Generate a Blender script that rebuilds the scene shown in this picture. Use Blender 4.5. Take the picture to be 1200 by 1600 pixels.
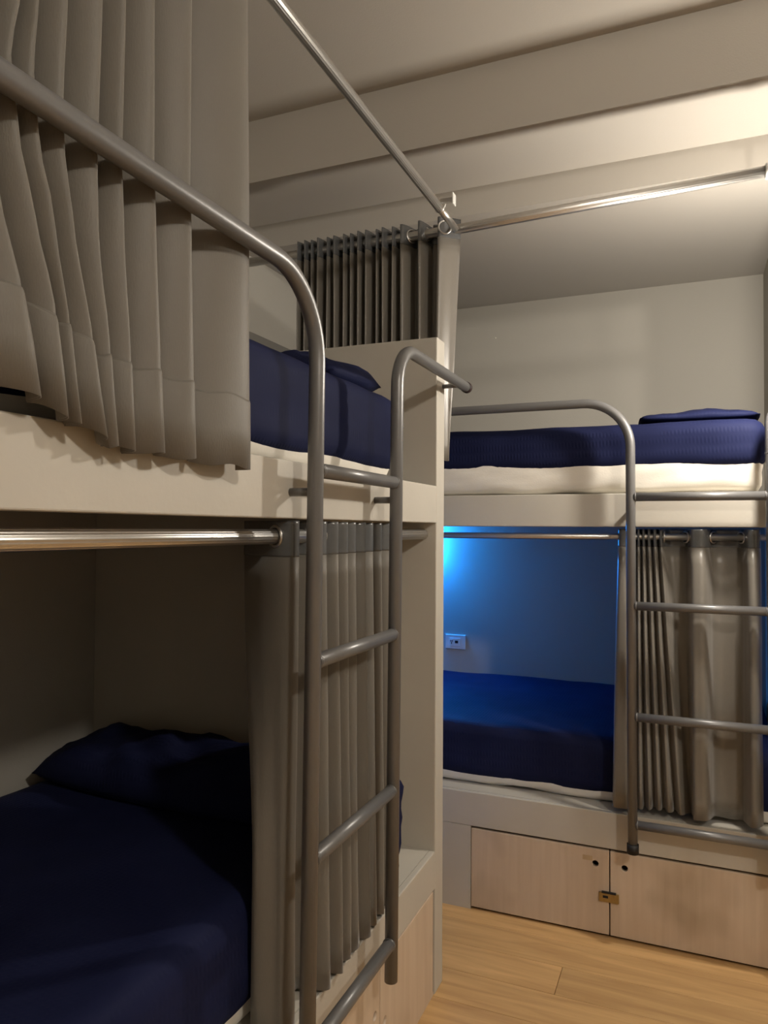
import bpy, bmesh, math, random
from mathutils import Vector, Matrix, noise
random.seed(7)
for o in list(bpy.data.objects): bpy.data.objects.remove(o)
SC = bpy.context.scene
COL = SC.collection

# ------------------------------------------------------------------ camera
H = 1.45
FPX, YAW, PITCH, ROLL = 1147.7, math.radians(22.816), math.radians(1.325), math.radians(0.321)
def axes():
    f0 = Vector((-math.sin(YAW), math.cos(YAW), 0)); r0 = Vector((math.cos(YAW), math.sin(YAW), 0)); u0 = Vector((0, 0, 1))
    f = f0*math.cos(PITCH)+u0*math.sin(PITCH); u = -f0*math.sin(PITCH)+u0*math.cos(PITCH)
    return r0*math.cos(ROLL)+u*math.sin(ROLL), -r0*math.sin(ROLL)+u*math.cos(ROLL), f
AR, AU, AF = axes()
cam = bpy.data.cameras.new('camera'); camo = bpy.data.objects.new('camera', cam); COL.objects.link(camo)
cam.sensor_fit = 'VERTICAL'; cam.sensor_height = 32.0; cam.lens = FPX*32.0/1600.0; cam.clip_start = 0.02
M4 = Matrix((AR, AU, -AF)).transposed().to_4x4(); M4.translation = Vector((0, 0, H)); camo.matrix_world = M4
SC.camera = camo

# ------------------------------------------------------------------ world, exposure
w = bpy.data.worlds.new('world'); SC.world = w; w.use_nodes = True
w.node_tree.nodes['Background'].inputs[0].default_value = (0.9, 0.8, 0.68, 1)
w.node_tree.nodes['Background'].inputs[1].default_value = 0.02
vs = SC.view_settings; vs.view_transform = 'Standard'; vs.look = 'None'; vs.exposure = 0.15; vs.gamma = 1.0; vs.use_curve_mapping = False
LAMP_NEAR = 720.0      # radiance of the globe lamp under the ceiling step
LAMP_ROOM = 235.0     # radiance of the globe lamp in the middle of the room
LAMP_BLUE = 520.0      # radiance of the blue bunk light
WARM = (1.0, 0.915, 0.80)

# ------------------------------------------------------------------ materials
def mat(name, col, rough=0.6, metal=0.0, sheen=0.0, var=0.0, vscale=(6, 6, 6), bump=0.0, bscale=(60, 60, 60), col2=None, coat=0.0, emit=None, estr=0.0, spec=0.5):
    m = bpy.data.materials.new(name); m.use_nodes = True
    nt = m.node_tree; b = nt.nodes['Principled BSDF']
    b.inputs['Base Color'].default_value = (*col, 1); b.inputs['Roughness'].default_value = rough; b.inputs['Metallic'].default_value = metal
    b.inputs['Specular IOR Level'].default_value = spec
    if sheen: b.inputs['Sheen Weight'].default_value = sheen; b.inputs['Sheen Roughness'].default_value = 0.4
    if coat: b.inputs['Coat Weight'].default_value = coat
    if emit: b.inputs['Emission Color'].default_value = (*emit, 1); b.inputs['Emission Strength'].default_value = estr
    tc = nt.nodes.new('ShaderNodeTexCoord')
    if var:
        mp = nt.nodes.new('ShaderNodeMapping'); mp.inputs['Scale'].default_value = vscale
        nz = nt.nodes.new('ShaderNodeTexNoise'); nz.inputs['Scale'].default_value = 1.0; nz.inputs['Detail'].default_value = 6
        rp = nt.nodes.new('ShaderNodeValToRGB')
        c2 = col2 or tuple(c*(1-var) for c in col)
        rp.color_ramp.elements[0].position = 0.3; rp.color_ramp.elements[0].color = (*c2, 1)
        rp.color_ramp.elements[1].position = 0.7; rp.color_ramp.elements[1].color = (*col, 1)
        nt.links.new(tc.outputs['Object'], mp.inputs[0]); nt.links.new(mp.outputs[0], nz.inputs['Vector'])
        nt.links.new(nz.outputs[0], rp.inputs[0]); nt.links.new(rp.outputs[0], b.inputs['Base Color'])
    if bump:
        mp = nt.nodes.new('ShaderNodeMapping'); mp.inputs['Scale'].default_value = bscale
        nz = nt.nodes.new('ShaderNodeTexNoise'); nz.inputs['Scale'].default_value = 1.0; nz.inputs['Detail'].default_value = 3
        bp = nt.nodes.new('ShaderNodeBump'); bp.inputs['Strength'].default_value = bump; bp.inputs['Distance'].default_value = 0.002
        nt.links.new(tc.outputs['Object'], mp.inputs[0]); nt.links.new(mp.outputs[0], nz.inputs['Vector'])
        nt.links.new(nz.outputs[0], bp.inputs['Height']); nt.links.new(bp.outputs[0], b.inputs['Normal'])
    return m
M = {}
M['wall'] = mat('wall_paint', (0.47, 0.448, 0.40), 0.85, var=0.05, vscale=(1.5, 1.5, 1.5), bump=0.25, bscale=(220, 220, 220), spec=0.2)
M['ceil'] = mat('ceiling_paint', (0.47, 0.44, 0.395), 0.9, var=0.04, vscale=(1.2, 1.2, 1.2), bump=0.2, bscale=(200, 200, 200), spec=0.2)
M['board'] = mat('bunk_paint', (0.53, 0.50, 0.44), 0.5, var=0.06, vscale=(5, 5, 5), bump=0.12, bscale=(90, 90, 90), spec=0.35)
M['grey_band'] = mat('grey_band_board', (0.20, 0.19, 0.17), 0.8, var=0.05, bump=0.1)
M['lam'] = mat('pale_wood_laminate', (0.63, 0.515, 0.40), 0.42, var=0.10, vscale=(45, 45, 2.5), col2=(0.56, 0.445, 0.335), bump=0.08, bscale=(160, 160, 6), spec=0.4)
def smudge(m):
    nt = m.node_tree; b = nt.nodes['Principled BSDF']; src = b.inputs['Base Color'].links[0].from_socket
    tc = nt.nodes.new('ShaderNodeTexCoord'); nz = nt.nodes.new('ShaderNodeTexNoise'); nz.inputs['Scale'].default_value = 4.2; nz.inputs['Detail'].default_value = 2
    rp = nt.nodes.new('ShaderNodeValToRGB'); rp.color_ramp.elements[0].position = 0.52; rp.color_ramp.elements[0].color = (1, 1, 1, 1)
    rp.color_ramp.elements[1].position = 0.72; rp.color_ramp.elements[1].color = (0.74, 0.72, 0.68, 1)
    mx = nt.nodes.new('ShaderNodeMix'); mx.data_type = 'RGBA'; mx.blend_type = 'MULTIPLY'; mx.inputs[0].default_value = 1.0
    nt.links.new(tc.outputs['Object'], nz.inputs['Vector']); nt.links.new(nz.outputs[0], rp.inputs[0])
    nt.links.new(src, mx.inputs[6]); nt.links.new(rp.outputs[0], mx.inputs[7]); nt.links.new(mx.outputs[2], b.inputs['Base Color'])
smudge(M['lam'])
M['core'] = mat('cabinet_core', (0.10, 0.08, 0.06), 0.8, var=0.1)
M['steel'] = mat('grey_enamel_tube', (0.172, 0.170, 0.170), 0.36, metal=0.25, var=0.06, vscale=(12, 12, 12), bump=0.04, bscale=(300, 300, 300), spec=0.6)
M['chrome'] = mat('brushed_chrome', (0.66, 0.645, 0.62), 0.34, metal=1.0, var=0.05, vscale=(30, 30, 30))
M['rubber'] = mat('black_rubber', (0.012, 0.011, 0.011), 0.6, var=0.1)
M['maroon'] = mat('dark_red_plug', (0.025, 0.008, 0.008), 0.6, var=0.1)
M['brass'] = mat('aged_brass', (0.46, 0.34, 0.15), 0.38, metal=0.85, var=0.2, vscale=(60, 60, 60))
M['plastic'] = mat('white_plastic', (0.75, 0.75, 0.72), 0.35, var=0.02)
M['dark'] = mat('dark_slot', (0.01, 0.01, 0.012), 0.7, var=0.1)
M['white'] = mat('white_cotton', (0.80, 0.76, 0.68), 0.85, sheen=0.15, var=0.04, vscale=(9, 9, 9), bump=0.2, bscale=(180, 180, 180), spec=0.2)
M['fabric'] = mat('taupe_curtain', (0.150, 0.137, 0.116), 0.55, sheen=0.25, var=0.06, vscale=(14, 14, 3), bump=0.18, bscale=(500, 500, 120), spec=0.4)
M['satin'] = mat('taupe_satin_curtain', (0.200, 0.183, 0.158), 0.36, sheen=0.2, var=0.06, vscale=(14, 14, 3), bump=0.10, bscale=(400, 400, 90), spec=0.6)
M['header'] = mat('grey_header_tape', (0.115, 0.12, 0.125), 0.22, var=0.12, vscale=(40, 40, 18), bump=0.12, bscale=(80, 80, 300), spec=0.7)
M['bulb'] = mat('lamp_globe', (0.9, 0.85, 0.75), 0.4, emit=WARM, estr=LAMP_NEAR, var=0.01)
M['bulb2'] = mat('lamp_globe_room', (0.9, 0.85, 0.75), 0.4, emit=WARM, estr=LAMP_ROOM, var=0.01)
M['blue'] = mat('blue_light_diffuser', (0.5, 0.7, 0.9), 0.4, emit=(0.012, 0.25, 1.0), estr=LAMP_BLUE, var=0.01)
def navy_mat():
    m = mat('navy_striped_cotton', (0.018, 0.021, 0.060), 0.68, sheen=0.0, spec=0.08)
    nt = m.node_tree; b = nt.nodes['Principled BSDF']
    tc = nt.nodes.new('ShaderNodeTexCoord')
    nz = nt.nodes.new('ShaderNodeTexNoise'); nz.inputs['Scale'].default_value = 5; nz.inputs['Detail'].default_value = 4
    rp = nt.nodes.new('ShaderNodeValToRGB')
    rp.color_ramp.elements[0].position = 0.3; rp.color_ramp.elements[0].color = (0.0075, 0.010, 0.036, 1)
    rp.color_ramp.elements[1].position = 0.7; rp.color_ramp.elements[1].color = (0.0125, 0.016, 0.052, 1)
    nt.links.new(tc.outputs['Object'], nz.inputs['Vector']); nt.links.new(nz.outputs[0], rp.inputs[0]); nt.links.new(rp.outputs[0], b.inputs['Base Color'])
    hs = []
    for d in ('X', 'Y', 'Z'):
        wv = nt.nodes.new('ShaderNodeTexWave'); wv.bands_direction = d; wv.inputs['Scale'].default_value = 26 if d != 'Z' else 9
        wv.inputs['Distortion'].default_value = 0.6; nt.links.new(tc.outputs['Object'], wv.inputs['Vector']); hs.append(wv)
    a1 = nt.nodes.new('ShaderNodeMath'); a2 = nt.nodes.new('ShaderNodeMath'); a1.operation = 'MULTIPLY'; a2.operation = 'MULTIPLY'
    nt.links.new(hs[0].outputs['Fac'], a1.inputs[0]); nt.links.new(hs[1].outputs['Fac'], a1.inputs[1])
    nt.links.new(a1.outputs[0], a2.inputs[0]); nt.links.new(hs[2].outputs['Fac'], a2.inputs[1])
    bp = nt.nodes.new('ShaderNodeBump'); bp.inputs['Strength'].default_value = 0.25; bp.inputs['Distance'].default_value = 0.003
    nt.links.new(a2.outputs[0], bp.inputs['Height']); nt.links.new(bp.outputs[0], b.inputs['Normal'])
    return m
M['navy'] = navy_mat()
def floor_mat():
    m = mat('oak_plank', (0.55, 0.33, 0.14), 0.42, spec=0.4); nt = m.node_tree; b = nt.nodes['Principled BSDF']
    tc = nt.nodes.new('ShaderNodeTexCoord'); oi = nt.nodes.new('ShaderNodeObjectInfo')
    mp = nt.nodes.new('ShaderNodeMapping'); mp.inputs['Scale'].default_value = (2.2, 26, 4)
    ad = nt.nodes.new('ShaderNodeVectorMath'); ad.operation = 'ADD'
    sc = nt.nodes.new('ShaderNodeVectorMath'); sc.operation = 'SCALE'; sc.inputs['Scale'].default_value = 23
    cb = nt.nodes.new('ShaderNodeCombineXYZ')
    nt.links.new(oi.outputs['Random'], cb.inputs[0]); nt.links.new(oi.outputs['Random'], cb.inputs[1])
    nt.links.new(cb.outputs[0], sc.inputs[0]); nt.links.new(tc.outputs['Object'], mp.inputs[0])
    nt.links.new(mp.outputs[0], ad.inputs[0]); nt.links.new(sc.outputs[0], ad.inputs[1])
    nz = nt.nodes.new('ShaderNodeTexNoise'); nz.inputs['Scale'].default_value = 1; nz.inputs['Detail'].default_value = 8; nz.inputs['Distortion'].default_value = 0.8
    nt.links.new(ad.outputs[0], nz.inputs['Vector'])
    rp = nt.nodes.new('ShaderNodeValToRGB')
    rp.color_ramp.elements[0].position = 0.28; rp.color_ramp.elements[0].color = (0.50, 0.295, 0.125, 1)
    rp.color_ramp.elements[1].position = 0.66; rp.color_ramp.elements[1].color = (0.70, 0.445, 0.20, 1)
    nt.links.new(nz.outputs[0], rp.inputs[0])
    hv = nt.nodes.new('ShaderNodeHueSaturation'); mr = nt.nodes.new('ShaderNodeMapRange'); mr.inputs['To Min'].default_value = 0.86; mr.inputs['To Max'].default_value = 1.10
    nt.links.new(oi.outputs['Random'], mr.inputs[0]); nt.links.new(mr.outputs[0], hv.inputs['Value']); nt.links.new(rp.outputs[0], hv.inputs['Color'])
    nt.links.new(hv.outputs[0], b.inputs['Base Color'])
    bp = nt.nodes.new('ShaderNodeBump'); bp.inputs['Strength'].default_value = 0.12; bp.inputs['Distance'].default_value = 0.001
    nt.links.new(nz.outputs[0], bp.inputs['Height']); nt.links.new(bp.outputs[0], b.inputs['Normal'])
    return m
M['plank'] = floor_mat()

# ------------------------------------------------------------------ helpers
def tag(o, label=None, cat=None, group=None, kind=None):
    if label: o['label'] = label
    if cat: o['category'] = cat
    if group: o['group'] = group
    if kind: o['kind'] = kind
    return o
def link(name, me, m, parent=None, smooth=False):
    o = bpy.data.objects.new(name, me); COL.objects.link(o)
    if m is not None and len(me.materials) == 0: me.materials.append(m)
    if smooth:
        for p in me.polygons: p.use_smooth = True
    if parent is not None:
        o.parent = parent
        pm = world_of(parent); o.matrix_parent_inverse = pm.inverted()
    return o
def world_of(o):
    m = Matrix.Translation(o.location) if o.type == 'EMPTY' else Matrix.Identity(4)
    return m
def thing(name, loc, label, cat, group=None):
    o = bpy.data.objects.new(name, None); COL.objects.link(o); o.location = loc; o.empty_display_size = 0.05
    return tag(o, label, cat, group)
def from_bm(name, bm, m, parent=None, smooth=False):
    me = bpy.data.meshes.new(name); bm.to_mesh(me); bm.free()
    return link(name, me, m, parent, smooth)
def add_box(bm, a, b, bev=0.0):
    r = bmesh.ops.create_cube(bm, size=1.0)
    vs_ = r['verts']
    for v in vs_:
        v.co = Vector([(a[i]+b[i])/2+v.co[i]*(b[i]-a[i]) for i in range(3)])
    if bev:
        es = list({e for v in vs_ for e in v.link_edges})
        bmesh.ops.bevel(bm, geom=es, offset=bev, segments=2, affect='EDGES', profile=0.5)
def box(name, a, b, m, parent=None, bev=0.0):
    bm = bmesh.new(); add_box(bm, a, b, bev); return from_bm(name, bm, m, parent)
def catmull(pts, per=8, closed=False):
    out = []; n = len(pts)
    for i in range(n-1):
        p0 = pts[max(i-1, 0)]; p1 = pts[i]; p2 = pts[i+1]; p3 = pts[min(i+2, n-1)]
        for k in range(per):
            t = k/per
            out.append(0.5*((2*p1)+(p2-p0)*t+(2*p0-5*p1+4*p2-p3)*t*t+(3*p1-p0-3*p2+p3)*t*t*t))
    out.append(pts[-1]); return out
def bend_path(pts, rad, seg=10):
    # polyline with rounded corners
    out = [pts[0]]
    for i in range(1, len(pts)-1):
        a, b, c = pts[i-1], pts[i], pts[i+1]
        d1 = (a-b).normalized(); d2 = (c-b).normalized(); ang = d1.angle(d2)
        r = rad[i-1]; t = r/math.tan(ang/2)
        ctr = b+(d1+d2).normalized()*(r/math.sin(ang/2))
        s = b+d1*t-ctr; e = b+d2*t-ctr
        tot = s.angle(e); ax = s.cross(e).normalized()
        for k in range(seg+1):
            out.append(ctr+Matrix.Rotation(tot*k/seg, 3, ax) @ s)
    out.append(pts[-1]); return out
def sweep(bm, path, r, n=16, flute=0.0, cap=True, nfl=0):
    t0 = (path[1]-path[0]).normalized()
    up = Vector((0, 0, 1)) if abs(t0.z) < 0.9 else Vector((1, 0, 0))
    nrm = (up-t0*up.dot(t0)).normalized(); rings = []; prev = t0
    for i, p in enumerate(path):
        if i == 0: t = t0
        elif i == len(path)-1: t = (path[i]-path[i-1]).normalized()
        else: t = ((path[i+1]-path[i]).normalized()+(path[i]-path[i-1]).normalized()).normalized()
        q = prev.rotation_difference(t); nrm = (q @ nrm); nrm = (nrm-t*nrm.dot(t)).normalized(); prev = t
        bn = t.cross(nrm); ring = []
        for k in range(n):
            a = 2*math.pi*k/n; rr = r*(1+flute*math.cos(nfl*a)) if flute else r
            ring.append(bm.verts.new(p+nrm*rr*math.cos(a)+bn*rr*math.sin(a)))
        rings.append(ring)
    for i in range(len(rings)-1):
        for k in range(n):
            f = bm.faces.new((rings[i][k], rings[i][(k+1) % n], rings[i+1][(k+1) % n], rings[i+1][k])); f.smooth = True
    if cap:
        bm.faces.new(rings[0][::-1]); bm.faces.new(rings[-1])
def tube(name, path, r, m, parent=None, n=16, flute=0.0, nfl=0):
    bm = bmesh.new(); sweep(bm, [Vector(p) for p in path], r, n, flute, True, nfl)
    bmesh.ops.recalc_face_normals(bm, faces=bm.faces); return from_bm(name, bm, m, parent)
def torus(name, c, axis, R, r, m, parent=None, n=28, k=10):
    bm = bmesh.new(); axis = Vector(axis).normalized(); u = axis.orthogonal().normalized(); v = axis.cross(u); rings = []
    for i in range(n):
        a = 2*math.pi*i/n; d = u*math.cos(a)+v*math.sin(a)
        rings.append([bm.verts.new(Vector(c)+d*(R+r*math.cos(2*math.pi*j/k))+axis*r*math.sin(2*math.pi*j/k)) for j in range(k)])
    for i in range(n):
        for j in range(k):
            f = bm.faces.new((rings[i][j], rings[(i+1) % n][j], rings[(i+1) % n][(j+1) % k], rings[i][(j+1) % k])); f.smooth = True
    bmesh.ops.recalc_face_normals(bm, faces=bm.faces); return from_bm(name, bm, m, parent)
def sphere(name, c, r, m, parent=None, sc=(1, 1, 1)):
    bm = bmesh.new(); bmesh.ops.create_uvsphere(bm, u_segments=28, v_segments=18, radius=r)
    for v in bm.verts: v.co = Vector((v.co.x*sc[0], v.co.y*sc[1], v.co.z*sc[2]))+Vector(c)
    return from_bm(name, bm, m, parent, True)
def soft_box(name, a, b, rad, m, parent=None, n=(30, 30, 8), amp=0.004, ns=(5, 5, 5), seed=0.0, fn=None):
    """rounded box with cloth-like unevenness"""
    a = Vector(a); b = Vector(b); c = (a+b)/2; h = (b-a)/2; verts = {}; bm = bmesh.new()
    def vert(i, j, k):
        key = (i, j, k)
        if key in verts: return verts[key]
        p = Vector((-1+2*i/n[0], -1+2*j/n[1], -1+2*k/n[2])); p = Vector((p.x*h.x, p.y*h.y, p.z*h.z))
        inner = Vector([max(-(h[q]-rad), min(h[q]-rad, p[q])) for q in range(3)])
        d = p-inner
        nd = d.normalized() if d.length > 1e-9 else Vector((0, 0, 0))
        q = inner+nd*rad if d.length > 1e-9 else p
        wpos = q+c
        e = noise.fractal(Vector((wpos.x*ns[0]+seed, wpos.y*ns[1], wpos.z*ns[2])), 1.0, 2.0, 3)
        wpos = wpos+nd*e*amp
        if fn: wpos = fn(wpos, nd)
        verts[key] = bm.verts.new(wpos); return verts[key]
    for ax in range(3):
        u, v = [q for q in range(3) if q != ax]
        for s in (0, n[ax]):
            for i in range(n[u]):
                for j in range(n[v]):
                    ids = []
                    for di, dj in ((0, 0), (1, 0), (1, 1), (0, 1)):
                        t = [0, 0, 0]; t[ax] = s; t[u] = i+di; t[v] = j+dj; ids.append(vert(*t))
                    f = bm.faces.new(ids); f.smooth = True
    bmesh.ops.recalc_face_normals(bm, faces=bm.faces); return from_bm(name, bm, m, parent, True)
def pillow_mesh(name, c, L, W, T, rot, m, parent=None, seed=0.0, n=28):
    bm = bmesh.new(); R = Matrix.Rotation(rot[2], 3, 'Z') @ Matrix.Rotation(rot[1], 3, 'Y') @ Matrix.Rotation(rot[0], 3, 'X'); top = {}; bot = {}
    for i in range(n+1):
        for j in range(n+1):
            u = -1+2*i/n; v = -1+2*j/n
            x = u*L/2*(1-0.06*(v*v)*(u*u)-0.05*(1-v*v)*0); y = v*W/2*(1-0.06*u*u*v*v)
            t = max(0.0, (1-abs(u)**3.2))**0.55*max(0.0, (1-abs(v)**3.2))**0.55
            e = noise.fractal(Vector((x*7+seed, y*7, seed)), 1.0, 2.0, 4)
            z1 = T*0.62*t*(1+0.35*e)+0.004*e; z0 = -T*0.38*t
            top[i, j] = bm.verts.new(R @ Vector((x, y, z1))+Vector(c))
            edge = i in (0, n) or j in (0, n)
            bot[i, j] = top[i, j] if edge else bm.verts.new(R @ Vector((x, y, z0))+Vector(c))
    for i in range(n):
        for j in range(n):
            bm.faces.new((top[i, j], top[i+1, j], top[i+1, j+1], top[i, j+1])).smooth = True
            q = (bot[i, j+1], bot[i+1, j+1], bot[i+1, j], bot[i, j])
            try: bm.faces.new(q).smooth = True
            except ValueError: pass
    return from_bm(name, bm, m, parent, True)
def loft(name, rows, m, parent=None, thick=0.0016):
    bm = bmesh.new(); vr = [[bm.verts.new(p) for p in r] for r in rows]
    for i in range(len(vr)-1):
        for j in range(len(vr[0])-1):
            bm.faces.new((vr[i][j], vr[i][j+1], vr[i+1][j+1], vr[i+1][j])).smooth = True
    o = from_bm(name, bm, m, parent, True)
    s = o.modifiers.new('cloth', 'SOLIDIFY'); s.thickness = thick; s.offset = 0
    return o
def prism(name, prof, axis, lo, hi, m, parent=None):
    """profile in (Y,Z) extruded along X"""
    bm = bmesh.new(); A = [bm.verts.new((lo, y, z)) for y, z in prof]; B = [bm.verts.new((hi, y, z)) for y, z in prof]
    n = len(prof)
    bm.faces.new(A); bm.faces.new(B[::-1])
    for i in range(n): bm.faces.new((A[i], B[i], B[(i+1) % n], A[(i+1) % n]))
    bmesh.ops.recalc_face_normals(bm, faces=bm.faces); return from_bm(name, bm, m, parent)

# ------------------------------------------------------------------ the room
XL, YB = -0.747, 2.752          # front planes of the side bunk and of the end bunk
XW, YW = -1.82, 3.88            # wall behind the side bunk, wall behind the end bunk
XR, YN = 3.00, -1.80            # other end of the room
ZE, ZC, ZA = 2.668, 2.774, 3.013; YD, YBM = 2.725, 2.369
fl = tag(box('floor', (XW, YN, -0.06), (XR, YW, -0.013), M['core']), 'oak plank floor of the dormitory', kind='structure')
pw = 0.1565; row = 0
y1 = 2.5115+pw*2
while y1 > YN:
    y0 = max(y1-pw, YN); yc = min(y1, YB+0.02)
    offs = {0: 0.35, 1: 0.52, 2: -0.405, 3: 0.47}.get(row, 0.1+0.43*((row*7) % 5))
    xs = sorted([offs+1.5*k for k in range(-4, 4)])
    for i in range(len(xs)-1):
        a = max(xs[i], (XW if y1 > 2.28 else XL-0.02)); b = min(xs[i+1], XR)
        if b-a > 0.02:
            bm = bmesh.new(); add_box(bm, (a+0.0008, y0+0.0008, -0.012), (b-0.0008, yc-0.0008, 0.0), 0.0016); from_bm('plank', bm, M['plank'], fl)
    y1 -= pw; row += 1
tag(box('wall_left', (XW-0.1, YN, -0.05), (XW, YW+0.1, 3.1), M['wall']), 'wall behind the side bunk', kind='structure')
tag(box('wall_back', (XW, YW, -0.05), (XR, YW+0.1, 3.1), M['wall']), 'wall behind the end bunk', kind='structure')
tag(box('wall_right', (XR, YN, -0.05), (XR+0.1, YW+0.1, 3.1), M['wall']), 'far right wall of the room', kind='structure')
tag(box('wall_front', (XW, YN-0.1, -0.05), (XR, YN, 3.1), M['wall']), 'wall behind the camera', kind='structure')
tag(box('wall_partition', (0.312, YB+0.001, 0.0), (0.392, YW, ZE), M['wall']), 'partition closing the right end of the end bunk', kind='structure')
tag(prism('ceiling', [(YN, ZA), (YBM, ZA), (YBM, ZC), (YD, ZC), (YD, ZE), (YW, ZE), (YW, 3.12), (YN, 3.12)], 'X', XW, XR, M['ceil']), 'beige ceiling stepping down twice towards the end bunk', kind='structure')
tag(box('trim_1', (XW, 2.30, 1.60), (XW+0.02, YW, 2.320), M['grey_band'], bev=0.003), 'grey band low on the left wall', kind='structure')  # thin board in an even darker grey along the left wall

# ------------------------------------------------------------------ bunks
ZB0, ZB1, ZP, ZL = 1.47, 1.587, 0.443, 0.316
def holed_door(name, a, b, hole, hr, axis, m, parent):
    """slab with a drilled finger hole; axis = thickness axis (0: x, 1: y)"""
    bm = bmesh.new(); add_box(bm, a, b, 0.002); me = bpy.data.meshes.new(name); bm.to_mesh(me); bm.free()
    o = bpy.data.objects.new(name, me); COL.objects.link(o)
    bm = bmesh.new(); d = Vector((1, 0, 0)) if axis == 0 else Vector((0, 1, 0))
    sweep(bm, [Vector(hole)-d*0.1, Vector(hole)+d*0.1], hr, 24); bmesh.ops.recalc_face_normals(bm, faces=bm.faces)
    cm = bpy.data.meshes.new('cut'); bm.to_mesh(cm); bm.free(); c = bpy.data.objects.new('cut', cm); COL.objects.link(c)
    md = o.modifiers.new('b', 'BOOLEAN'); md.object = c; md.operation = 'DIFFERENCE'; md.solver = 'EXACT'
    bpy.context.view_layer.update()
    me2 = bpy.data.meshes.new_from_object(o.evaluated_get(bpy.context.evaluated_depsgraph_get()))
    bpy.data.objects.remove(o); bpy.data.objects.remove(c); me2.name = name
    me2.materials.clear(); me2.materials.append(m)
    o = bpy.data.objects.new(name, me2); COL.objects.link(o); o.parent = parent; o.matrix_parent_inverse = world_of(parent).inverted()
    return o
# side bunk (runs away from the camera on the left)
YS0, YS1, YE = 0.05, 2.204, 2.281
sb = thing('bunk_bed', (XL, YS1, 0), 'white built-in bunk along the left wall, ending in a tall end panel', 'bunk bed')
tag(box('end_panel', (XW+0.002, YS1, 0), (XL, YE, 2.062), M['board'], sb, 0.004), 'tall white end panel')
box('end_panel', (XW+0.002, YS0-0.077, 0), (XL, YS0, 2.062), M['board'], sb, 0.004)
box('front_board', (XL-0.04, YS0, ZB0), (XL, YS1, ZB1), M['board'], sb, 0.003)
box('upper_deck', (XW+0.002, YS0, 1.53), (XL-0.04, YS1, ZB1-0.005), M['board'], sb)
box('lower_platform', (XW+0.002, YS0, ZP-0.03), (XL-0.02, YS1, ZP), M['board'], sb)
box('platform_rail', (XL-0.02, YS0, ZL+0.012), (XL, YS1, ZP), M['board'], sb, 0.003)
box('cabinet_core', (XW+0.002, YS0, 0.0), (XL-0.06, YS1, ZP-0.03), M['core'], sb)
box('plinth', (XL-0.02, YS0, 0.0), (XL-0.004, YS1, 0.010), M['lam'], sb)
edges = [YS0+0.005, 0.65, 1.7705, YS1-0.012]
for i in range(3):
    a, b = edges[i]+0.002, edges[i+1]-0.002
    hy = {0: b-0.05, 1: 1.7705-0.033, 2: 1.7705+0.033}[i]
    d = holed_door('locker_door', (XL-0.018, a, 0.012), (XL-0.001, b, ZL+0.008), (XL, hy, 0.215 if i == 1 else 0.165 if i == 2 else 0.2), 0.012, 0, M['lam'], sb)
box('boxed_pier', (XW+0.002, 1.87, ZP), (-1.0, YS1, 1.53), M['board'], sb)  # pier at the alcove corner, widened so the end of the bunk stays dark
# little skirting on the far face of the end panel
tag(box('trim_2', (XL-0.30, YE, 0), (XL-0.004, YE+0.012, 0.075), M['board'], None, 0.002), 'low skirting on the far side of the end panel', kind='structure')

# end bunk (across the far end)
EX0, EX1 = XW+0.002, 0.311
eb = thing('bunk_bed', (EX1, YB, 0), 'white built-in bunk across the far end of the room, with lockers below', 'bunk bed')
box('front_board', (EX0, YB, ZB0-0.008), (EX1, YB+0.04, ZB1-0.005), M['board'], eb, 0.003)
box('upper_deck', (EX0, YB+0.04, 1.50), (EX1, YW-0.001, ZB1-0.01), M['board'], eb)
box('lower_platform', (EX0, YB+0.02, ZP-0.03), (EX1, YW-0.001, ZP), M['board'], eb)
box('platform_rail', (EX0, YB, ZL-0.002), (EX1, YB+0.02, ZP), M['board'], eb, 0.003)
box('side_post', (EX0, YB, 0.0), (-0.790, YB+0.02, ZL-0.002), M['board'], eb)
box('cabinet_core', (EX0, YB+0.05, 0.0), (EX1, YW-0.001, ZP-0.03), M['core'], eb)
de = [-0.790, -0.2785, 0.24, EX1]
for i, (hx, ok) in enumerate(((-0.3275, 1), (-0.2275, 1), (0.30, 0))):
    a, b = de[i]+0.002, de[i+1]-0.002
    if ok:
        d = holed_door('locker_door', (a, YB+0.001, 0.010), (b, YB+0.018, ZL-0.010), (hx, YB, 0.254), 0.0115, 1, M['lam'], eb)
        if i == 0: d0 = d
    else: box('side_post', (a, YB+0.001, 0.0), (b, YB+0.018, ZL-0.010), M['lam'], eb, 0.002)
def sub(name, a, b, m, parent, bev=0.0, label=None):
    o = box(name, a, b, m, None, bev); o.parent = parent
    o.matrix_parent_inverse = Matrix.Translation(-Vector(parent.parent.location)) @ Matrix.Identity(4) if False else parent_inv(parent)
    return tag(o, label)
def parent_inv(p):
    bpy.context.view_layer.update(); return p.matrix_world.inverted()
lt = sub('latch', (-0.315, YB-0.006, 0.127), (-0.246, YB+0.0015, 0.160), M['brass'], d0, 0.0025, 'brass slide latch')
sub('latch_slot', (-0.301, YB-0.0075, 0.142), (-0.283, YB-0.0055, 0.150), M['dark'], d0)
sub('latch_bolt', (-0.305, YB-0.010, 0.159), (-0.256, YB-0.001, 0.164), M['dark'], d0)
tag(sub('tape_mark', (-0.372, YB+0.0005, 0.262), (-0.338, YB+0.0014, 0.279), mat('old_tape', (0.52, 0.38, 0.23), 0.5, var=0.08), d0), 'faded tape mark')

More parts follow.
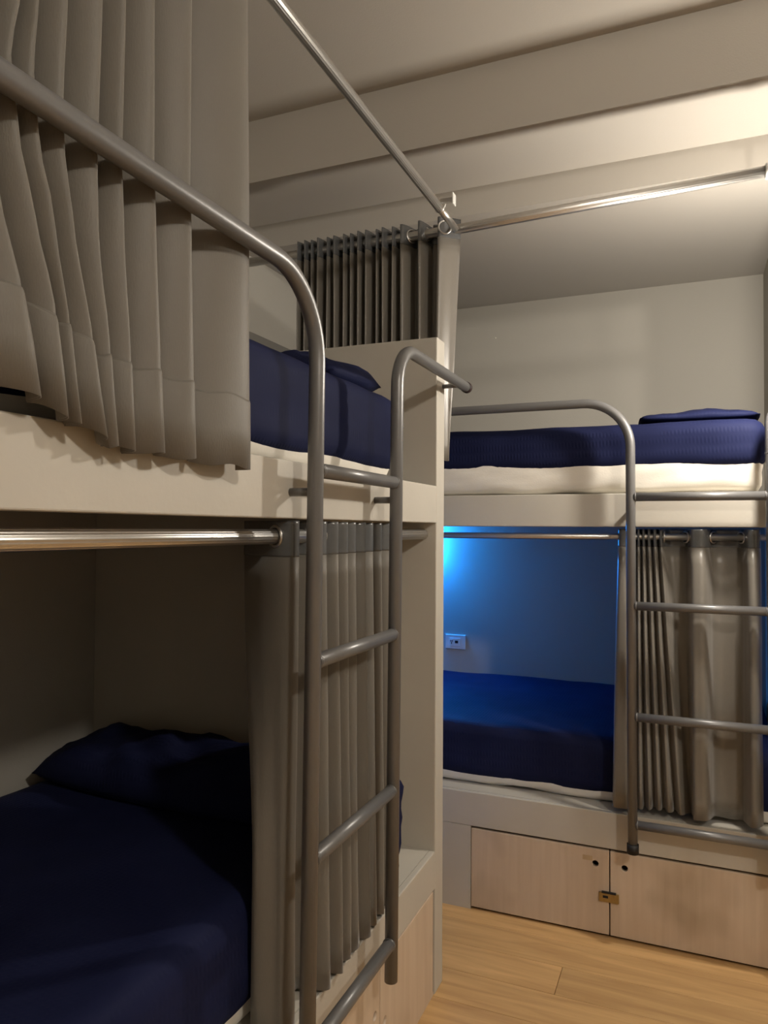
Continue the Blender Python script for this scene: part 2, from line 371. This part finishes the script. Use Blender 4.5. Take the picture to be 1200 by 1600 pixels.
# ------------------------------------------------------------------ ladders
TR = 0.0163
def ladder(name, org, du, dv, label, span, guard, grab, lean, zg, zr, wall_off):
    """du: unit vector along the rungs (left to right), dv: unit vector out of the bunk face"""
    t = thing(name, org, label, 'ladder', 'bunk ladders'); o = Vector(org); U = Vector(du); V = Vector(dv); Z = Vector((0, 0, 1))
    P = lambda u, v, z: o+U*u+V*v+Z*z
    zb = 0.342
    tl = lambda z: lean*(1.9-z)
    tube('rail', bend_path([P(tl(zb), 0, zb), P(0, 0, zg), P(-guard, 0, zg), P(-guard, 0, ZB1)], [0.16, 0.10], 14), TR, M['steel'], t, 20)
    tube('rail', bend_path([P(span+tl(zb), 0, zb), P(span, 0, zr), P(span+grab, 0, zr)], [0.11], 14), TR, M['steel'], t, 20)
    for z in (1.566, 1.188, 0.805, 0.436):
        tube('rung', [P(tl(z)+0.010, 0, z), P(span+tl(z)-0.010, 0, z)], TR*0.93, M['steel'], t, 18)
        for u in (0.016, span-0.016): torus('weld', P(u+tl(z), 0, z), U, TR*0.90, 0.0022, M['steel'], t, 20, 8)
    for u in (0.0, span): tube('standoff', [P(u, 0, 1.523), P(u, -wall_off, 1.523)], 0.0085, M['steel'], t, 12)
    tube('standoff', [P(-guard, 0, 1.60), P(-guard, -wall_off, 1.60)], 0.0085, M['steel'], t, 12)
    tube('standoff', [P(span+grab-0.06, 0, zr-0.005), P(span+grab-0.06, -wall_off, zr-0.005)], 0.007, M['steel'], t, 12)
    tag(tube('end_plug', [P(span+grab-0.004, 0, zr), P(span+grab+0.014, 0, zr)], TR*1.12, M['maroon'], t, 20), 'dark red end plug')
    tag(torus('seam_ring', P(span, 0, 1.705), Z, TR*0.98, 0.0012, M['steel'], t, 20, 6), None)
    return t, P, tl, zb
la, PA, tla, zba = ladder('bunk_ladder', (XL+0.06, 1.289, 0), (0, 1, 0), (1, 0, 0), 'grey steel ladder in the foreground on the left bunk, with a long guard rail', 0.428, 1.08, 0.605, -0.015, 1.938, 1.918, 0.06)
lb, PB, tlb, zbb = ladder('bunk_ladder', (-0.2015, YB-0.06, 0), (1, 0, 0), (0, -1, 0), 'grey steel ladder on the far bunk with black rubber foot at its left rail', 0.435, 1.40, 0.45, 0.004, 1.902, 1.902, 0.06)
tag(tube('rubber_foot', [PB(tlb(zbb), 0, zbb-0.004), PB(tlb(zbb), 0, zbb+0.028)], TR*1.22, M['rubber'], lb, 20), 'black rubber foot')
tube('rubber_foot', [PB(0.435+tlb(zbb), 0, zbb-0.004), PB(0.435+tlb(zbb), 0, zbb+0.028)], TR*1.22, M['rubber'], lb, 20)

# ------------------------------------------------------------------ mattresses and bedding
def sag(amp, sc, seed, ax):
    def f(p, n):
        return p
    return f
def wrinkle(p, n):
    e = noise.noise(Vector((p.x*3.1+p.z*14, p.y*3.1, p.z*6+4)))
    e2 = noise.noise(Vector((p.x*9+p.y*9+p.z*30, p.z*3, 2.0)))
    e3 = noise.noise(Vector((p.x*5-p.z*22+p.y*5, 7.0, p.z*4)))
    return p+n*(0.006*abs(e)+0.004*e2-0.010*abs(e3))
def mattress(a, b, zsplit, label, rad=0.06, seed=0.0):
    t = thing('mattress', ((a[0]+b[0])/2, (a[1]+b[1])/2, a[2]), label, 'mattress')
    ins = 0.012
    n = (max(8, int((b[0]-a[0])*32)), max(8, int((b[1]-a[1])*32)), 10)
    tag(soft_box('mattress_protector', (a[0]+ins, a[1]+ins, a[2]), (b[0]-ins, b[1]-ins, b[2]-0.03), 0.04, M['white'], t, n, 0.003, (3, 3, 14), seed+3, wrinkle), 'white cotton protector')
    tag(soft_box('fitted_sheet', (a[0], a[1], zsplit), b, rad, M['navy'], t, n, 0.006, (3.2, 3.2, 10), seed), 'navy striped fitted sheet')
    return t
mattress((XW+0.03, 0.12, ZB1-0.005), (-0.795, 2.005, 1.836), 1.610, 'navy mattress on the upper left bunk, behind the foreground ladder', 0.045, 1.0)
mattress((XW+0.03, 0.12, ZP), (-0.828, 1.855, 0.705), 0.470, 'navy mattress on the lower left bunk in the dark foreground', 0.05, 9.0)
mattress((XW+0.03, YB+0.008, ZB1-0.005), (0.232, YW-0.03, 1.838), 1.664, 'navy mattress with a deep white skirt on the upper far bunk', 0.055, 17.0)
mattress((XW+0.03, 2.822, ZP), (0.29, YW-0.012, 0.685), 0.470, 'navy mattress lit blue on the lower far bunk', 0.05, 23.0)
def pillow(c, L, W, T, rot, label, seed):
    o = pillow_mesh('pillow', c, L, W, T, rot, M['navy'], None, seed); return tag(o, label, 'pillow', 'navy pillows')
pillow((-1.20, 1.84, 1.868), 0.72, 0.40, 0.12, (0.05, 0.0, math.radians(3)), 'flat navy pillow on the upper left mattress beside the end panel', 2.0)
pillow((-1.33, 1.70, 0.755), 0.92, 0.29, 0.15, (0.12, 0.0, math.radians(-2)), 'rumpled navy pillow in the dark lower left bunk', 5.0)
pillow((0.01, 3.12, 1.858), 0.42, 0.60, 0.065, (0, 0, math.radians(2)), 'flat navy pillow at the right end of the upper far mattress', 8.0)

bk = soft_box('rolled_blanket', (-0.985, 1.915, ZP), (-0.772, 2.015, 0.752), 0.05, M['navy'], None, (18, 10, 14), 0.016, (7, 7, 9), 31.0)
tag(bk, 'navy blanket rolled up at the foot of the lower left mattress, beside the end panel', 'blanket')
# ------------------------------------------------------------------ curtain rods
def rod(path, r, label, parts=()):
    t = thing('curtain_rod', path[0], label, 'curtain rod', 'ribbed chrome curtain rods')
    tube('tube', path, r, M['chrome'], t, 64, 0.028, 16); return t
RLX, RLZ = -0.745, 2.479
r1 = rod([(RLX, YS0-0.3, RLZ), (RLX, 2.215, RLZ)], 0.0135, 'chrome curtain rod running overhead along the upper left bunk')
tube('inner_tube', [(RLX, 2.215, RLZ), (RLX, 2.388, RLZ)], 0.0115, M['chrome'], r1, 32)
torus('collar', (RLX, 2.215, RLZ), (0, 1, 0), 0.0135, 0.003, M['chrome'], r1)
tag(box('bracket_arm', (RLX+0.008, 2.195, RLZ+0.006), (RLX+0.052, 2.207, RLZ+0.020), M['chrome'], r1, 0.001), 'bracket arm')
box('bracket_plate', (RLX+0.052, 2.182, RLZ-0.006), (RLX+0.056, 2.212, RLZ+0.030), M['plastic'], r1, 0.001)
tube('bracket_hook', [(RLX+0.004, 2.212, RLZ-0.012), (RLX+0.018, 2.212, RLZ), (RLX+0.024, 2.206, RLZ+0.012)], 0.0025, M['plastic'], r1, 10)
tube('hanger', [(RLX, 0.4, RLZ), (RLX, 0.4, ZA)], 0.005, M['chrome'], r1, 12)
RBY = 2.42
zrb = lambda x: 2.489+0.028*max(0.0, (x+0.74))
r2 = rod([(XW, RBY, zrb(XW)), (-0.74, RBY, zrb(-0.74)), (0.205, RBY, zrb(0.205))], 0.0165, 'chrome curtain rod crossing overhead in front of the far bunk')
tube('inner_tube', [(0.205, RBY, zrb(0.205)), (0.60, RBY, zrb(0.60))], 0.0185, M['chrome'], r2, 48, 0.02, 16)
for x in (0.206, 0.222): torus('collar', (x, RBY, zrb(x)), (1, 0, 0), 0.0190, 0.0050, M['plastic'], r2)
tube('hanger', [(0.56, RBY, zrb(0.56)), (0.56, RBY, ZC)], 0.005, M['chrome'], r2, 12)
RLX2, RLZ2 = -0.790, 1.4335
r3 = rod([(RLX2, YS0, RLZ2), (RLX2, YS1, RLZ2)], 0.0150, 'chrome curtain rod under the upper left bunk, above the dark lower bed')
RBY2, RBZ2 = 2.800, 1.427
r4 = rod([(EX0, RBY2, RBZ2), (EX1, RBY2, RBZ2)], 0.0115, 'thin chrome curtain rod under the upper far bunk, above the blue-lit bed')

# ------------------------------------------------------------------ curtains
def V2(x, y): return Vector((x, y, 0))
def build_curtain(label, ctrl, ztop, zhead, hemfn, m, seam=0.12, nz=16, per=7, grom=(), mh=None, wob=0.0):
    """ctrl(z) -> list of plan control points (Vector x,y,0); header tape above zhead"""
    p0 = ctrl(ztop)[0]
    t = thing('curtain', (p0.x, p0.y, ztop), label, 'curtain', 'taupe grommet curtains')
    def row(z, off=0.0):
        pl = catmull(ctrl(z), per); out = []
        for i, p in enumerate(pl):
            q = Vector((p.x, p.y, 0))
            if off:
                a = pl[max(i-1, 0)]; b = pl[min(i+1, len(pl)-1)]; tg = (b-a); nn = Vector((tg.y, -tg.x, 0))
                if nn.length > 1e-9: q += nn.normalized()*off
            out.append((q, i))
        return out
    head = [[Vector((q.x, q.y, z)) for q, _ in row(z)] for z in (ztop, ztop-0.006, (ztop+zhead)/2, zhead+0.004, zhead)]
    if zhead < ztop: tag(loft('header_tape', head, mh or M['header'], t, 0.002), 'glossy grey header tape')
    zz = min(zhead, ztop); rows = []; base = row(zz)
    hem = [hemfn(q) for q, _ in base]
    fr = [k/nz for k in range(nz+1)]
    for f in fr:
        r_ = []
        zm = zz+(sum(hem)/len(hem)-zz)*f; rw = row(zm)
        for (q, i) in rw:
            z = zz+(hem[i]-zz)*f
            e = noise.noise(Vector((i*0.21, z*3.0, ztop)))*wob*f
            r_.append(Vector((q.x+e, q.y+e*0.6, z)))
        rows.append(r_)
    loft('fabric', rows, m, t)
    if seam:
        rows = []
        for s in (1.0, 0.96, 0.5, 0.0):
            r_ = []; fm = None
            zmean = sum(hem)/len(hem)
            rw = row(zmean+seam*s)
            for (q, i) in rw:
                z = hem[i]+seam*s-0.002*(s == 0); f = (z-zz)/(hem[i]-zz)
                e = noise.noise(Vector((i*0.21, z*3.0, ztop)))*wob*f
                r_.append((Vector((q.x+e, q.y+e*0.6, z)), i))
            # push out along the plan normal so the doubled hem stands proud
            out = []
            for j, (p, i) in enumerate(r_):
                a = r_[max(j-1, 0)][0]; b = r_[min(j+1, len(r_)-1)][0]; tg = b-a; nn = Vector((tg.y, -tg.x, 0))
                k = 0.0018 if s < 1.0 else 0.0008
                out.append(p+(nn.normalized()*k if nn.length > 1e-9 else Vector()))
            rows.append(out)
        loft('hem', rows, m, t, 0.0014)
    for c, ax, R in grom: torus('grommet', c, ax, R, 0.0032, M['chrome'], t)
    return t

# --- upper left curtain: fold edges traced as lines on the curtain's own plane
def ray(px, py):
    return AR*((px-600)/FPX)+AU*((800-py)/FPX)+AF
def onx(px, py, X):
    d = ray(px, py); k = X/d.x; return d.y*k, H+d.z*k
folds_px = [
 [(-75, 0), (-85, 120), (-75, 233), (-60, 400), (-40, 600)],
 [(-20, 0), (-32, 100), (-25, 233), (0, 350), (35, 500), (62, 655)],
 [(33, 0), (15, 95), (30, 233), (54, 350), (85, 500), (102, 668)],
 [(55, 0), (47, 115), (55, 233), (79, 350), (104, 540), (120, 682)],
 [(105, 0), (98, 150), (99, 233), (112, 350), (144, 540), (165, 688)],
 [(160, 0), (154, 190), (152, 233), (152, 350), (168, 560), (178, 693)],
 [(194, 0), (189, 215), (188, 233), (192, 350), (202, 560), (207, 702)],
 [(241, 0), (241, 240), (244, 350), (250, 580), (255, 712)],
 [(301, 0), (298, 290), (300, 350), (302, 600), (304, 725)],
 [(383, 0), (385, 350), (386.5, 740)]]
XC = -0.716
folds = []
for f in folds_px:
    yz = sorted([(onx(px, py, XC)[1], onx(px, py, XC)[0]) for px, py in f]); folds.append(yz)
def interp(yz, z):
    if z <= yz[0][0]: return yz[0][1]
    for (z0, a), (z1, b) in zip(yz, yz[1:]):
        if z <= z1:
            s = (z-z0)/(z1-z0); s = s*s*(3-2*s)*0.5+s*0.5; return a+(b-a)*s
    return yz[-1][1]
def ctrl_ul(z):
    ys = [interp(f, z) for f in folds]; out = []
    s = max(0.0, min(1.0, (z-1.62)/0.35))
    xv = -0.742-0.044*s; xc = -0.708
    rnd = random.Random(11)
    for i in range(len(ys)-1):
        a, b = ys[i], ys[i+1]; wd = b-a
        dv = (xv if wd > 0.035 else xv*0.7+xc*0.3)+rnd.uniform(0, 0.010)*s
        out += [V2(dv, a+0.10*wd), V2(xc*0.42+dv*0.58, a+0.24*wd), V2(xc*0.80+dv*0.20, a+0.50*wd), V2(xc, a+0.80*wd), V2(xc*0.80+dv*0.20, a+0.97*wd)]
    out[-1] = V2(xc-0.003, ys[-1]-0.002); out.append(V2(xc-0.012, ys[-1])); out.append(V2(xv+0.008, ys[-1]-0.010))
    return out
def hem_ul(q):
    base = 1.556+0.012*max(0, (1.0-q.y))
    if q.y < 0.70: base += 0.30*(0.70-q.y)
    return base+0.003*math.sin(q.y*70)
build_curtain('large taupe curtain hanging over the upper left bunk behind the guard rail', ctrl_ul, 2.515, 2.445, hem_ul, M['fabric'], 0.118, 26, 6)

# --- upper far curtain, bunched beyond the end panel
def ctrl_ub(z):
    s = max(0.0, min(1.0, (2.47-z)/0.75)); out = []; x = -1.362; rnd = random.Random(3)
    wd = [0.030, 0.024, 0.032, 0.036, 0.028, 0.040, 0.026, 0.034, 0.030, 0.038, 0.026, 0.036, 0.034, 0.070, 0.052]
    for i, w_ in enumerate(wd):
        k = rnd.uniform(-0.006, 0.006); am = 0.034+rnd.uniform(-0.008, 0.006)
        out += [V2(x+k*s, RBY-am), V2(x+0.25*w_+k*s, RBY-am*0.5), V2(x+0.5*w_, RBY+am), V2(x+0.75*w_, RBY+am*0.4)]
        x += w_
    sh = -0.030*s
    out += [V2(-0.812, RBY+0.02), V2(-0.806+0.3*sh, RBY-0.040), V2(-0.788+0.5*sh, RBY-0.036), V2(-0.762+0.8*sh, RBY-0.012+0.010*s), V2(-0.745+1.1*sh, RBY+0.004), V2(-0.738+1.3*sh, RBY+0.008)]
    return out
build_curtain('dark bunched curtain of the upper far bunk, hanging behind the end panel', ctrl_ub, 2.525, 2.455, lambda q: 1.69+0.004*math.sin(q.x*60), M['satin'], 0.0, 14, 4,
              grom=[((-0.783, RBY-0.033, 2.489), (0.5, -0.8, 0), 0.022), ((-0.915, RBY, 2.489), (0.8, -0.6, 0), 0.022), ((-0.862, RBY, 2.489), (0.8, -0.6, 0), 0.022)], wob=0.004)

# --- lower left curtain beside the foreground ladder
def ctrl_ll(z):
    s = max(0.0, min(1.0, (1.39-z)/0.95)); rnd = random.Random(5)
    q = min(1.0, s/0.66); q = q*q*(3-2*q)
    top = [(-0.905, 1.365), (-0.880, 1.350), (-0.835, 1.322), (-0.790, 1.303), (-0.756, 1.300), (-0.744, 1.310), (-0.752, 1.330), (-0.800, 1.352), (-0.822, 1.375), (-0.812, 1.392)]
    bot = [(-0.814, 1.268), (-0.806, 1.263), (-0.790, 1.268), (-0.772, 1.282), (-0.756, 1.288), (-0.746, 1.302), (-0.752, 1.330), (-0.785, 1.352), (-0.800, 1.375), (-0.795, 1.392)]
    out = [V2(a[0]+(b[0]-a[0])*q, a[1]+(b[1]-a[1])*q) for a, b in zip(top, bot)]
    y = 1.405; wd = [0.068, 0.050, 0.052, 0.056, 0.054, 0.060, 0.052, 0.072]
    for i, w_ in enumerate(wd):
        k = rnd.uniform(-0.004, 0.004); am = 0.023+rnd.uniform(-0.006, 0.006)+0.004*s
        c = -0.777+0.012*s
        out += [V2(c-am, y+0.10*w_), V2(c+am*0.35, y+0.34*w_+k*s), V2(c+am, y+0.66*w_+k*s), V2(c+am*0.55, y+0.94*w_+k*s)]
        y += w_
    out += [V2(-0.80, y+0.006), V2(-0.806, y+0.02)]
    return out
def hem_ll(q):
    return 0.452+0.004*math.sin(q.y*90)-(0.012 if q.y < 1.335 else 0)
build_curtain('taupe curtain gathered behind the foreground ladder on the lower left bunk', ctrl_ll, 1.466, 1.392, hem_ll, M['fabric'], 0.0, 18, 6,
              grom=[((-0.790, 1.303, RLZ2), (-0.35, -0.93, 0), 0.0205), ((-0.79, 1.338, RLZ2), (0.5, 0.85, 0), 0.0205)]+[((-0.787, 1.44+0.058*k, RLZ2), (0.4, 0.9, 0), 0.0205) for k in range(7)], wob=0.004)

# --- lower far curtain behind the far ladder
def ctrl_lb(z):
    s = max(0.0, min(1.0, (1.42-z)/0.95)); out = []
    k2 = min(1.0, s*3); Y = RBY2-0.026*k2
    out += [V2(-0.245-0.022*s, Y+0.025), V2(-0.250-0.020*s, Y-0.005), V2(-0.238-0.020*s, Y-0.020), V2(-0.218, Y-0.010)]
    x = -0.205-0.012*s; ws = 0.0165*(1+0.75*s)
    for i in range(6):
        am = 0.017-0.002*(i % 2)+0.004*s
        w_ = ws*(0.9+0.08*i)
        out += [V2(x, Y+am), V2(x+0.25*w_, Y+am*0.1), V2(x+0.5*w_, Y-am), V2(x+0.8*w_, Y-am*0.5)]
        x += w_
    x0 = x+0.004
    yv = Y+0.034
    out += [V2(x0, Y+0.012), V2(x0+0.012, yv-0.004), V2(x0+0.03, yv), V2(-0.026+0.018*s, yv-0.004), V2(-0.014+0.010*s, Y), V2(-0.006+0.006*s, Y-0.034-0.014*k2), V2(0.012+0.004*s, Y-0.044-0.012*k2), V2(0.034+0.006*s, Y-0.040-0.010*k2), V2(0.050+0.006*s, Y-0.012),
            V2(0.064+0.004*s, yv-0.012), V2(0.090, yv), V2(0.122, yv-0.002), V2(0.150, yv-0.014), V2(0.162, Y-0.010), V2(0.172, Y-0.036-0.010*k2), V2(0.188, Y-0.042-0.010*k2), V2(0.204, Y-0.030), V2(0.211, Y-0.004), V2(0.212, Y+0.014)]
    return out
def hem_lb(q):
    return 0.468+0.006*math.sin(q.x*38+0.6)
build_curtain('satin taupe curtain behind the far ladder on the lower far bunk', ctrl_lb, 1.455, 1.392, hem_lb, M['satin'], 0.0, 16, 6,
              grom=[((-0.096, Y_, RBZ2), (1, 0.15, 0), 0.0185) for Y_ in (RBY2,)]+[((x, RBY2+0.004, RBZ2), a, 0.0185) for x, a in ((-0.025, (0.75, 0.6, 0)), (0.066, (0.75, -0.6, 0)), (0.152, (0.75, 0.6, 0)), (0.205, (0.8, -0.3, 0)))], wob=0.003)

# ------------------------------------------------------------------ outlet, lamps
ot = thing('wall_outlet', (-1.200, YW, 0.835), 'white wall outlet above the blue-lit mattress on the far bunk', 'outlet')
box('cover_plate', (-1.258, YW-0.010, 0.796), (-1.142, YW-0.0005, 0.874), M['plastic'], ot, 0.003)
box('socket_module', (-1.232, YW-0.013, 0.813), (-1.170, YW-0.009, 0.856), M['plastic'], ot, 0.001)
for x, z in ((-1.226, 0.840), (-1.216, 0.840), (-1.221, 0.828)): box('socket_slot', (x-0.0018, YW-0.0135, z-0.005), (x+0.0018, YW-0.0125, z+0.005), M['dark'], ot)
box('usb_port', (-1.202, YW-0.0135, 0.828), (-1.184, YW-0.0125, 0.843), M['dark'], ot)
def globe_lamp(c, ztop, r, m, label):
    t = thing('ceiling_lamp', (c[0], c[1], ztop), label, 'lamp')
    tube('base', [(c[0], c[1], ztop), (c[0], c[1], ztop-0.02)], r*1.1, M['plastic'], t, 28)
    tube('neck', [(c[0], c[1], ztop-0.02), (c[0], c[1], c[2]+r*0.9)], 0.008, M['plastic'], t, 20)
    sphere('globe', c, r, m, t); return t
globe_lamp((0.305, 2.48, 2.09), ZC, 0.04, M['bulb'], 'small glowing globe lamp hanging beside the curtain rod in front of the far bunk')
globe_lamp((1.60, 0.0, 2.875), ZA, 0.10, M['bulb2'], 'glowing globe lamp on the ceiling in the middle of the room')
bl = thing('bunk_light', (-1.40, YW, 1.36), 'blue bunk light on the back wall of the lower far bunk', 'lamp')
box('backplate', (-1.46, YW-0.016, 1.33), (-1.34, YW-0.0005, 1.39), M['plastic'], bl, 0.003)
box('diffuser', (-1.45, YW-0.060, 1.335), (-1.35, YW-0.016, 1.385), M['blue'], bl, 0.008)
